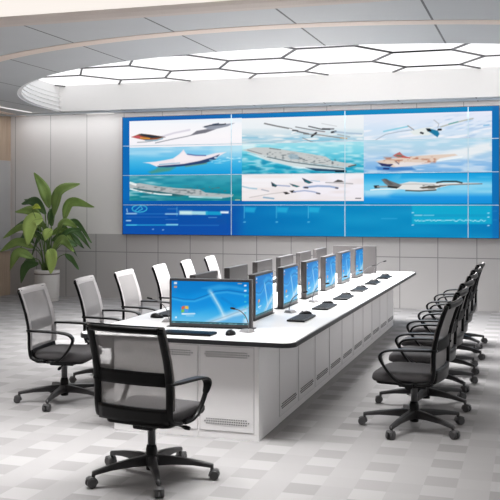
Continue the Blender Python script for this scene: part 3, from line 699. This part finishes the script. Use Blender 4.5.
# ------------------------------------------------------------------ monitors
def wallpaper(p):
    # 0..100 across, 0..62 down
    p.vgrad([(0, (4, 116, 196)), (18, (10, 140, 216)), (34, (14, 146, 222)), (50, (70, 176, 230)), (62, (110, 192, 234))])
    p.poly([(0, 0), (100, 0), (100, 12), (70, 8), (42, 14), (20, 22), (0, 18)], (6, 122, 200), .7, 8)
    p.poly([(0, 26), (18, 28), (34, 26), (48, 18), (62, 12), (80, 10), (100, 14), (100, 30), (72, 26), (52, 34), (30, 46), (0, 44)], (20, 138, 216), .55, 9)
    p.line([(0, 24), (16, 27), (30, 27), (44, 21), (58, 14), (72, 12), (100, 16)], 1.0, (20, 92, 164), .85, 1.4)
    p.line([(0, 26.5), (16, 29.6), (30, 29.6), (44, 24), (58, 17), (72, 15), (100, 19)], 1.6, (120, 206, 240), .5, 3)
    p.poly([(40, 10), (62, 4), (84, 6), (100, 10), (100, 13), (76, 9), (58, 12)], (90, 190, 236), .45, 4)
    p.line([(66, 24), (80, 34), (92, 50)], 2.4, (20, 110, 190), .45, 4)
    p.line([(50, 14), (62, 36), (70, 54)], 4.2, (180, 220, 240), .75, 5); p.line([(52, 16), (64, 40), (70, 56)], 1.0, (226, 240, 248), .7, 2)
    p.poly([(46, 60), (70, 47), (100, 34), (100, 60)], (222, 234, 244), .8, 8); p.line([(48, 60), (72, 50), (100, 37)], 1.2, (120, 150, 176), .6, 2)
    p.poly([(58, 60), (80, 50), (96, 46), (92, 60)], (60, 160, 222), .7, 4)
    # four-colour flag
    p.poly([(13, 38), (17, 36.6), (17, 41), (13, 42.4)], (228, 96, 60), .95); p.poly([(17.6, 36.4), (22, 37.4), (22, 41.6), (17.6, 40.8)], (240, 190, 50), .95)
    p.poly([(12.6, 43), (16.6, 41.6), (16.6, 45.6), (12.6, 47)], (120, 190, 70), .95); p.poly([(17.2, 41.4), (21.6, 42.2), (21.6, 46.4), (17.2, 45.4)], (90, 150, 230), .9)
    p.line([(14, 48.6), (30, 48)], 2.0, (240, 248, 252), .85); p.line([(19, 51.2), (29, 51)], .8, (210, 232, 246), .7)
    for y, col in ((3.5, (236, 240, 236)), (9, (226, 150, 90))): p.rect(3, y - 1.5, 7, y + 1.5, col, .9)
    p.rect(4.5, 53, 7, 55.5, (235, 245, 250), .9)
    for y in (3.5, 11, 19, 27, 35, 43, 50): p.rect(94, y, 97, y + 2.4, (232, 244, 248) if y < 12 else (60, 190, 214), .9)
    p.rect(86, 1.5, 91, 2.8, (216, 190, 120), .8)
    p.rect(0, 59.4, 100, 62, (36, 74, 76), .9); p.noise(3, 2, (150, 200, 200), .6, 91, .5, .8, mask=np.clip((p.y - 60) / 1, 0, 1))
def make_monitor(w, label, loc, rz, group='monitors on the worktop'):
    """local: display looks to -y, bottom at z=0"""
    t = empty('monitor', loc, rz); tag(t, label, 'monitor', group)
    MB().box(-w / 2 - .02, w / 2 + .02, -.045, .045, 0, .006).build('lift_slot', M['plastic'], t)
    MB().box(-w / 2, w / 2, -.034, .018, .006, .392).build('casing', M['moncase'], t, bevel=.004)
    MB().box(-w / 2 + .004, w / 2 - .004, -.038, -.0345, .012, .388).build('bezel', M['bezel'], t)
    s = display_grid('display', -w / 2 + .022, w / 2 - .022, .034, .372, -.0392, .0058, wallpaper, M['desk_disp'], t, lambda X, Z: ((X + w / 2 - .022) / (w - .044) * 100, (.372 - Z) / .338 * 62))
    s['label'] = 'blue wavy desktop picture'
    return t
TZ = .7505
make_monitor(.685, 'front monitor whose blue desktop faces the camera at the near end of the worktop', (-2.48, 6.80, TZ), R(4))
m0 = None
ordn = ['nearest to', 'second nearest to', 'third from', 'fourth from', 'fifth from', 'sixth from', 'seventh from']
for i in range(6):
    lb = 'right row monitor with lit blue screen toward the right chairs, %s the camera' % ordn[i]
    loc = (-2.30, 7.56 + .895 * i, TZ)
    if m0 is None: m0 = make_monitor(.56, lb, loc, R(90))
    else:
        c = copy_tree(m0); c.location = loc; c['label'] = lb
for i in range(6):
    c = copy_tree(m0); c.location = (-2.74, 7.36 + .885 * i, TZ); c.rotation_euler = (0, 0, R(-90)); c['label'] = 'left row monitor showing its dark grey back, %s the camera' % ordn[i]
c = copy_tree(m0); c.location = (-2.44, 12.62, TZ); c.rotation_euler = (0, 0, R(180)); c.scale = (1.1, 1, 1); c['label'] = 'grey backed monitor at the far end of the worktop facing the video wall'

# keyboards, mice, microphones
def make_keyboard(label, loc, rz):
    t = empty('keyboard', loc, rz); tag(t, label, 'keyboard', 'black keyboards on the worktop')
    MB().box(-.208, .208, -.082, .074, .001, .018).build('case', M['plastic'], t, bevel=.006)
    k = MB()
    for r in range(5):
        for q in range(15): k.box(-.195 + q * .0262, -.195 + q * .0262 + .022, -.058 + r * .0235, -.058 + r * .0235 + .019, .0172, .021)
    k.build('keys', M['plastic'], t)
    return t
def make_mouse(label, loc, rz):
    t = empty('computer_mouse', loc, rz); tag(t, label, 'mouse', 'black mice on the worktop')
    v = []; f = []; n = 16
    prof = [(1.0, .001), (1.03, .008), (.94, .02), (.7, .031), (.35, .037), (0.02, .038)]
    for r, z in prof:
        for k in range(n): a = 2 * math.pi * k / n; v.append((.036 * r * math.cos(a), .060 * r * math.sin(a), z + .004 * math.sin(a) * -1 * (z > .01)))
    for i in range(len(prof) - 1):
        for k in range(n): f.append((i * n + k, i * n + (k + 1) % n, (i + 1) * n + (k + 1) % n, (i + 1) * n + k))
    f += [tuple(range(n)), tuple((len(prof) - 1) * n + k for k in range(n))]
    MB().add(v, f, True).build('shell', M['plastic'], t)
    MB().tube([(0, .02, .0355), (0, .036, .0325)], .004, 8).build('wheel', M['base_pl'], t)
    return t
def make_mic(label, loc, rz):
    """local: stem leans towards -y"""
    t = empty('gooseneck_microphone', loc, rz); tag(t, label, 'microphone', 'gooseneck microphones on the worktop')
    mb = MB(); b = [(-.07, -.055), (.07, -.055), (.04, .055), (-.04, .055)]; tp = [(-.05, -.03), (.05, -.03), (.03, .04), (-.03, .04)]
    v = [(x, y, .001) for x, y in b] + [(x, y, .028) for x, y in tp]
    mb.add(v, [(3, 2, 1, 0), (4, 5, 6, 7), (0, 1, 5, 4), (1, 2, 6, 5), (2, 3, 7, 6), (3, 0, 4, 7)]).build('base', M['micbase'], t, bevel=.004)
    pts = bez([(0, .01, .026), (0, .0, .09), (0, -.035, .155), (0, -.10, .205), (0, -.16, .225)], 6)
    MB().tube(pts, .0045, 8).build('gooseneck', M['gooseneck'], t)
    MB().tube([(0, -.155, .224), (0, -.17, .229), (0, -.2, .236), (0, -.212, .238)], [.006, .010, .010, .006], 10).build('microphone_head', M['plastic'], t)
    return t
kb0 = make_keyboard('black keyboard in front of the camera-facing front monitor', (-2.52, 6.40, TZ), 0)
ms0 = make_mouse('black mouse right of the keyboard before the front monitor', (-2.20, 6.46, TZ), R(0))
mc0 = make_mic('gooseneck microphone beside the right edge of the front monitor', (-2.12, 6.64, TZ), R(-30)); mc0.scale = (.84, .84, .84)
for i in range(6):
    y = 7.52 + .895 * i
    a = copy_tree(kb0); a.location = (-1.92, y, TZ); a.rotation_euler.z = R(90); a['label'] = 'black keyboard on the right side of the worktop, %s the camera' % ordn[i]
    a = copy_tree(ms0); a.location = (-1.95, y + .275, TZ); a.rotation_euler.z = R(90); a['label'] = 'black mouse on the right side of the worktop, %s the camera' % ordn[i]
    a = copy_tree(mc0); a.location = (-2.13, 7.93 + .905 * i, TZ); a.rotation_euler.z = R(78); a['label'] = 'gooseneck microphone on the right side of the worktop, %s the camera' % ordn[i]
    y = 7.50 + .885 * i
    a = copy_tree(kb0); a.location = (-3.13, y, TZ); a.rotation_euler.z = R(-90); a['label'] = 'black keyboard on the left side of the worktop, %s the camera' % ordn[i]
    a = copy_tree(ms0); a.location = (-3.14, y - .27, TZ); a.rotation_euler.z = R(-90); a['label'] = 'black mouse on the left side of the worktop, %s the camera' % ordn[i]
    a = copy_tree(mc0); a.location = (-2.95, 7.02 + .885 * i, TZ); a.rotation_euler.z = R(-78); a['label'] = 'gooseneck microphone on the left side of the worktop, %s the camera' % ordn[i]

# ------------------------------------------------------------------ office chairs
def make_chair(label, loc, rz):
    """local: the sitter looks to +y, origin on the floor below the column"""
    t = empty('office_chair', loc, rz); tag(t, label, 'chair', 'black mesh office chairs')
    # seat cushion
    v = []; f = []; n = 40
    def outline(k, s, ease=0):
        a = 2 * math.pi * k / n; e = .38
        x = math.copysign(abs(math.cos(a)) ** e, math.cos(a)); y = math.copysign(abs(math.sin(a)) ** e, math.sin(a))
        return x * (.272 * s) * (1 - .05 * (y < 0) * abs(y)), .04 + y * (.25 * s)
    rings = [(.90, .392), (.97, .398), (1.0, .418), (1.0, .438), (.975, .456), (.93, .465), (.75, .468), (.4, .462), (.02, .460)]
    for s, z in rings:
        for k in range(n):
            x, y = outline(k, s); drop = -.018 * max(0, (y - .16) / .13) ** 2
            v.append((x, y, z + (drop if z > .41 else drop * .4)))
    for i in range(len(rings) - 1):
        for k in range(n): f.append((i * n + k, i * n + (k + 1) % n, (i + 1) * n + (k + 1) % n, (i + 1) * n + k))
    f += [tuple(range(n)), tuple((len(rings) - 1) * n + k for k in range(n))]
    MB().add(v, f, True).build('seat', M['seatf'], t)
    # shell under the seat
    MB().prism(rrect(-.24, .24, -.19, .25, .06), .372, .396).build('seat_shell', M['plastic'], t, bevel=.008)
    # back : a profile line (y, z), widths
    def by(z):   # y of the back plane at height z
        return np.interp(z, [.42, .50, .60, .70, .80, .90, 1.01], [-.200, -.212, -.212, -.222, -.245, -.277, -.318])
    def hw(z): return np.interp(z, [.42, .55, .8, 1.01], [.262, .265, .262, .256])
    bf = MB()
    for sx in (-1, 1):
        pts = [(sx * hw(z), float(by(z)), z) for z in np.linspace(.99, .47, 12)]
        pts += [(sx * .264, -.195, .425), (sx * .266, -.15, .402), (sx * .266, -.09, .395), (sx * .266, .02, .396)]
        bf.tube(bez(pts, 2), .013, 10, sx=1.75, up=(0, 1, 0), square=.35)
    def curve(x): return -.03 * (1 - (x / .22) ** 2)      # the back is slightly hollow
    bf.tube(bez([(x, float(by(.995)) + curve(x) * .5 - .004, .985) for x in np.linspace(-.248, .248, 9)], 2), .021, 10, sx=.8, square=.35)
    bf.build('back_frame', M['plastic'], t)
    # lower shell of the back, black, wrapping behind the seat
    def band(z0, z1, w, th, m, name, rows=4, bow=1.0):
        mb = MB(); v = []; f = []; nx = 12
        for side in (0, 1):
            for j in range(rows + 1):
                z = z0 + (z1 - z0) * j / rows
                for i in range(nx + 1):
                    x = -w + 2 * w * i / nx
                    v.append((x, float(by(z)) + curve(x * .22 / w) * bow + (-th / 2 if side else th / 2), z))
        q = (rows + 1) * (nx + 1); g = lambda s_, j, i: s_ * q + j * (nx + 1) + i
        for j in range(rows):
            for i in range(nx):
                f.append((g(0, j, i), g(0, j, i + 1), g(0, j + 1, i + 1), g(0, j + 1, i))); f.append((g(1, j, i), g(1, j + 1, i), g(1, j + 1, i + 1), g(1, j, i + 1)))
        for i in range(nx):
            for j in (0, rows): f.append((g(0, j, i), g(0, j, i + 1), g(1, j, i + 1), g(1, j, i)))
        for j in range(rows):
            for i in (0, nx): f.append((g(0, j, i), g(0, j + 1, i), g(1, j + 1, i), g(1, j, i)))
        return mb.add(v, f, True).build(name, m, t)
    band(.405, .500, .252, .030, M['plastic'], 'lower_back_shell', bow=.9)
    band(.635, .722, .249, .012, M['lumb'], 'lumbar_band', bow=.7)
    # mesh : single woven layer bowed between the rails
    v = []; f = []; nx, nz = 14, 16
    for j in range(nz + 1):
        z = .49 + (1.009 - .49) * j / (nz - 1) if j < nz else 1.014
        for i in range(nx + 1):
            x = -1 + 2 * i / nx; v.append((x * (float(hw(z)) + .028), float(by(z)) + .021 + curve(x * .22) * .75 - (.014 if j == nz else 0), z))
    for j in range(nz):
        for i in range(nx): f.append((j * (nx + 1) + i, j * (nx + 1) + i + 1, (j + 1) * (nx + 1) + i + 1, (j + 1) * (nx + 1) + i))
    MB().add(v, f, True).build('mesh_back', M['mesh'], t)
    # armrests : closed loops
    for sx in (-1, 1):
        x = sx * .292
        pts = [(sx * .266, -.235, .655), (x, -.17, .656), (x + sx * .01, -.04, .654), (x + sx * .012, .08, .648), (x + sx * .012, .155, .632), (x + sx * .010, .190, .595),
               (x + sx * .006, .175, .545), (x + sx * .004, .135, .485), (x, .08, .425), (x - sx * .006, .02, .395), (x - sx * .02, -.05, .388)]
        arm_strip(pts, sx, t)
    # mechanism
    me_ = MB().box(-.075, .075, -.11, .11, .325, .374).build('tilt_mechanism', M['plastic'], t, bevel=.012)
    lv = MB().tube([(.06, .03, .352), (.15, .04, .345), (.20, .045, .338)], .006, 8).tube([(.20, .045, .338), (.225, .046, .334), (.255, .047, .330)], [.009, .015, .011], 8)
    lv.build('tilt_lever', M['plastic'], t)
    MB().tube([(-.11, .02, .345), (-.085, .02, .345), (-.075, .02, .345)], [.030, .034, .02], 14).build('tension_knob', M['plastic'], t)
    MB().lathe([(.026, .20), (.026, .318), (.036, .322), (.036, .335)]).build('gas_column', M['steel'], t)
    MB().lathe([(.034, .055), (.036, .10), (.036, .185), (.030, .21), (.024, .212)]).build('column_sleeve', M['plastic'], t)
    MB().lathe([(.050, .085), (.058, .10), (.058, .135), (.045, .150), (.03, .152)]).build('base_hub', M['base_pl'], t)
    sp0 = None
    for k in range(5):
        a = R(72 * k)
        if sp0 is None:
            sp = MB(); nn = 8
            prof = [(.045, .030, .150, .085), (.14, .026, .142, .092), (.27, .022, .125, .090), (.368, .018, .106, .078), (.395, .016, .100, .074)]
            v = []; f = []
            for x, w, zt, zb in prof: v += [(x, -w, zb), (x, w, zb), (x, w * .9, zt - .008), (x, w * .55, zt), (x, -w * .55, zt), (x, -w * .9, zt - .008)]
            for i in range(len(prof) - 1):
                for q in range(6): f.append((i * 6 + q, i * 6 + (q + 1) % 6, (i + 1) * 6 + (q + 1) % 6, (i + 1) * 6 + q))
            f += [tuple(range(6)), tuple((len(prof) - 1) * 6 + q for q in range(6))]
            sp.add(v, f); o = sp.build('base_leg', M['base_pl'], t, bevel=.003)
            cs = MB()
            cs.tube([(.389, 0, .098), (.389, 0, .058)], .011, 8)
            ax = .405
            for s_ in (-1, 1):
                y0 = s_ * .006; y1 = s_ * .030
                cs.tube([(ax, y0, .0315), (ax, y0 + s_ * .002, .0315), (ax, y1 - s_ * .003, .0315), (ax, y1, .0315)], [.026, .030, .030, .025], 20)
            # hood over the wheels
            hv = []; hf = []; K = 9
            for i in range(K):
                b = R(-10 + 150 * i / (K - 1)); 
                for yy in (-.026, .026): hv.append((ax - .036 * math.cos(b), yy, .0315 + .036 * math.sin(b)))
                for yy in (-.026, .026): hv.append((ax - .031 * math.cos(b), yy, .0315 + .031 * math.sin(b)))
            for i in range(K - 1):
                b0 = i * 4; hf += [(b0, b0 + 1, b0 + 5, b0 + 4), (b0 + 2, b0 + 3, b0 + 7, b0 + 6), (b0, b0 + 4, b0 + 6, b0 + 2), (b0 + 1, b0 + 5, b0 + 7, b0 + 3)]
            cs.add(hv, hf, True)
            cs.build('caster', M['caster'], o); sp0 = o
        else:
            o = copy_tree(sp0, t); o.rotation_euler.z = a
    return t
def arm_strip(pts, sx, t):
    """flat strap loop: 46 mm wide across x, 15 mm thick"""
    P = bez(pts, 5); v = []; f = []; hwid = [(.016 + .020 * math.sin(min(1, i / len(P) * 1.6) * math.pi) ** .8) if i / len(P) < .6 else .015 for i in range(len(P))]
    for i, p in enumerate(P):
        d = (P[min(i + 1, len(P) - 1)] - P[max(i - 1, 0)]).normalized()
        b = Vector((1, 0, 0)); nrm = b.cross(d).normalized(); th = .0085; w = max(.013, hwid[i])
        for a_, c_ in ((-1, -.6), (-.75, -1), (.75, -1), (1, -.6), (1, .6), (.75, 1), (-.75, 1), (-1, .6)): v.append(p + b * a_ * w + nrm * c_ * th)
    m_ = len(P)
    for i in range(m_ - 1):
        for q in range(8): f.append((i * 8 + q, i * 8 + (q + 1) % 8, (i + 1) * 8 + (q + 1) % 8, (i + 1) * 8 + q))
    f += [tuple(range(8)), tuple((m_ - 1) * 8 + q for q in range(8))]
    return MB().add(v, f, True).build('armrest', M['plastic'], t)

def spin_base(ch, deg):
    k = 0
    for o in ch.children:
        if o.name.startswith('base_leg'): o.rotation_euler.z = R(deg + 72 * k) - ch.rotation_euler.z; k += 1
ch0 = make_chair('black mesh office chair in the foreground with its back to the camera', (-2.33, 5.28, 0), R(-9)); spin_base(ch0, -60)
seq = ['nearest to the camera', 'second from the camera', 'third from the camera', 'fourth from the camera', 'fifth from the camera', 'sixth, nearest the video wall']
for i in range(6):
    c = copy_tree(ch0); c.location = (-.895 - .010 * i, 7.05 + .865 * i, 0); c.rotation_euler.z = R(84 + (0, 1.5, -1, 1, 0, 1)[i]); spin_base(c, 108 + (0, 9, -6, 5, 12, -4)[i])
    c['label'] = 'right row mesh office chair facing the worktop, ' + seq[i]
LY = [7.08, 8.06, 8.95, 9.92, 10.78, 11.66]
for i in range(6):
    c = copy_tree(ch0); c.location = (-3.96, LY[i], 0); c.rotation_euler.z = R(-82 + (0, 2, -2, 1, 2, 0)[i]); spin_base(c, -82 + (0, 10, -8, 6, 0, 14)[i])
    c['label'] = 'left row mesh office chair with light grey back, ' + seq[i]

# ------------------------------------------------------------------ potted plant
PX, PY = -8.32, 14.25
plant = empty('potted_plant', (PX, PY, 0))
tag(plant, 'tall leafy green plant in a white cylindrical pot by the back wall', 'plant')
def pp(o): o.parent = plant; o.matrix_parent_inverse = Matrix.Translation(-Vector(plant.location)); return o
pot = pp(MB().lathe([(.205, 0), (.212, .01), (.222, .52), (.224, .555), (.200, .558), (.196, .50), (0.001, .498)], PX, PY, 36).build('pot', M['pot']))
b = MB().lathe([(.2225, .478), (.2265, .480), (.2270, .498), (.2235, .500)], PX, PY, 36).build('band', M['potband']); b.parent = pot
b = MB().lathe([(.2085, .045), (.2125, .047), (.2130, .058), (.2095, .06)], PX, PY, 36).build('band', M['potband']); b.parent = pot
pp(MB().lathe([(.001, .545), (.10, .54), (.194, .525), (.194, .51)], PX, PY, 28).build('soil', M['soil']))
def leaf(a, b, c, w, m, dy0, dy1, fold=.35, seed=0, stem=True):
    """a, b, c = start, middle and tip of the blade as (sideways, height) metres from the pot's middle; dy = depth offsets"""
    A = Vector((PX + a[0], PY + dy0, a[1])); B = Vector((PX + b[0], PY + (dy0 * .45 + dy1 * .55), b[1])); Cc = Vector((PX + c[0], PY + dy1, c[1]))
    pts = bez([A, B, Cc], 10); n = len(pts); v = []; f = []
    ctr = Vector((PX, PY - 2.2, (a[1] + c[1]) / 2 + .9))
    rs = random.Random(seed); tw = rs.uniform(-.15, .15)
    for i, p in enumerate(pts):
        t = i / (n - 1); d = (pts[min(i + 1, n - 1)] - pts[max(i - 1, 0)]).normalized()
        view = (ctr - p).normalized(); side = d.cross(view)
        if side.length < .1: side = d.cross(Vector((0, 0, 1)))
        side.normalize(); side = (Matrix.Rotation(tw * (1 + t), 3, d) @ side); nr = side.cross(d).normalized()
        ww = w * .60 * (math.sin(math.pi * min(1, t * .95 + .03) ** .85) ** .85); wav = .012 * math.sin(t * 9 + seed)
        for s_ in (-1, -.5, 0, .5, 1):
            v.append(p + side * s_ * ww - nr * (abs(s_) ** 1.3 * ww * fold * .7) * -1 + nr * wav * abs(s_) * (1 if s_ > 0 else -1))
    for i in range(n - 1):
        for q in range(4): f.append((i * 5 + q, i * 5 + q + 1, (i + 1) * 5 + q + 1, (i + 1) * 5 + q))
    o = pp(MB().add(v, f, True).build('leaf', m)); sol = o.modifiers.new('thickness', 'SOLIDIFY'); sol.thickness = .002
    if stem:
        r = random.Random(seed + 50); base = Vector((PX + r.uniform(-.08, .08) + a[0] * .12, PY + r.uniform(-.08, .08), .53))
        mid = base.lerp(A, .55) + Vector((-a[0] * .12, 0, .06))
        st = MB().tube(bez([base, mid, A], 6), [.011 - .0004 * i for i in range(13)], 6).tube([p + Vector((0, 0, -.0)) for p in pts[:-4]], [.006 - .0003 * i for i in range(n - 4)], 5)
        pp(st.build('stem', M['stem']))
def q(x, y):   # image pixels of an enlarged plant crop to metres
    X, Z = Wm(x / 3.57, 170 + y / 3.57, 14.25); return (X - PX, Z)
L = [
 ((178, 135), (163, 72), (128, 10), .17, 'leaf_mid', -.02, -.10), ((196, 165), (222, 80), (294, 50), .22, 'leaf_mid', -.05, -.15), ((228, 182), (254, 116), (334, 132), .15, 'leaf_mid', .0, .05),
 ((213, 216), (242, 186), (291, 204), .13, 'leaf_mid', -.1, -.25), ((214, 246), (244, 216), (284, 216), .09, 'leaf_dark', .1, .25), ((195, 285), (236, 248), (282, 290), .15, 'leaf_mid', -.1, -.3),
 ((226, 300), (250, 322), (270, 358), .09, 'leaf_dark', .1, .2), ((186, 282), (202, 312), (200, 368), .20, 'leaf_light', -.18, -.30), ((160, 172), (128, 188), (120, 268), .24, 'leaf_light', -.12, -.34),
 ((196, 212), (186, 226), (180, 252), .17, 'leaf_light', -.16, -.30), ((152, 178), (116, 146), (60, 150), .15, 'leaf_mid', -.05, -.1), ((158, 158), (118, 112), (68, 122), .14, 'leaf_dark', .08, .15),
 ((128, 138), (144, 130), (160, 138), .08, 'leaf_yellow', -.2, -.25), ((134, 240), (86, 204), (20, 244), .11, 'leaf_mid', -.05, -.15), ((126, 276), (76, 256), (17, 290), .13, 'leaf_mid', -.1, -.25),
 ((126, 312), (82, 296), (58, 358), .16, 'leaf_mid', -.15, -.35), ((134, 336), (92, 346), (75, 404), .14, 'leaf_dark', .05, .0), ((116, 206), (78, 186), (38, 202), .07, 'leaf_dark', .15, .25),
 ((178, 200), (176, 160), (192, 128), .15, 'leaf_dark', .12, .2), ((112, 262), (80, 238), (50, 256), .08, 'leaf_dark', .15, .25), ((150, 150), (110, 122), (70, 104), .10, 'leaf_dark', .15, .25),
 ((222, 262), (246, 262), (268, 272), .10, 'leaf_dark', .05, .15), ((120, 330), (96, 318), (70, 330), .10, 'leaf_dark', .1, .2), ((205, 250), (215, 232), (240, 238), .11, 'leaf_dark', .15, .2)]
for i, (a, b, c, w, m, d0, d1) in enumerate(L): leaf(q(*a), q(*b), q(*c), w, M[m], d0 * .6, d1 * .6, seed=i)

rp = random.Random(21)
for i in range(12):
    a = rp.uniform(-1, 1); h0 = rp.uniform(.95, 1.35); e = rp.uniform(.42, .72)
    A = (a * .22, h0); B_ = (a * .22 + math.copysign(e * .5, a), h0 + .10); T = (a * .22 + math.copysign(e, a) * .95, h0 - rp.uniform(.1, .32))
    leaf(A, B_, T, rp.uniform(.07, .11), M[('leaf_dark', 'leaf_mid', 'leaf_dark')[i % 3]], rp.uniform(.0, .12), rp.uniform(.1, .3), seed=100 + i)

# ------------------------------------------------------------------ lights, world, camera
w = bpy.data.worlds.new('world'); bpy.context.scene.world = w; w.use_nodes = True
w.node_tree.nodes['Background'].inputs[0].default_value = (.9, .95, 1, 1); w.node_tree.nodes['Background'].inputs[1].default_value = .3
cam = bpy.data.cameras.new('camera'); co = bpy.data.objects.new('camera', cam); C.objects.link(co)
co.location = (0, 0, 1.75); co.rotation_euler = (R(90), 0, _cam_yaw)
cam.sensor_width = 36; cam.lens = 900 / 500 * 36; cam.shift_y = -47 / 500
bpy.context.scene.camera = co
vs = bpy.context.scene.view_settings
vs.view_transform = 'Standard'; vs.look = 'None'; vs.gamma = 1; vs.exposure = .14; vs.use_curve_mapping = False
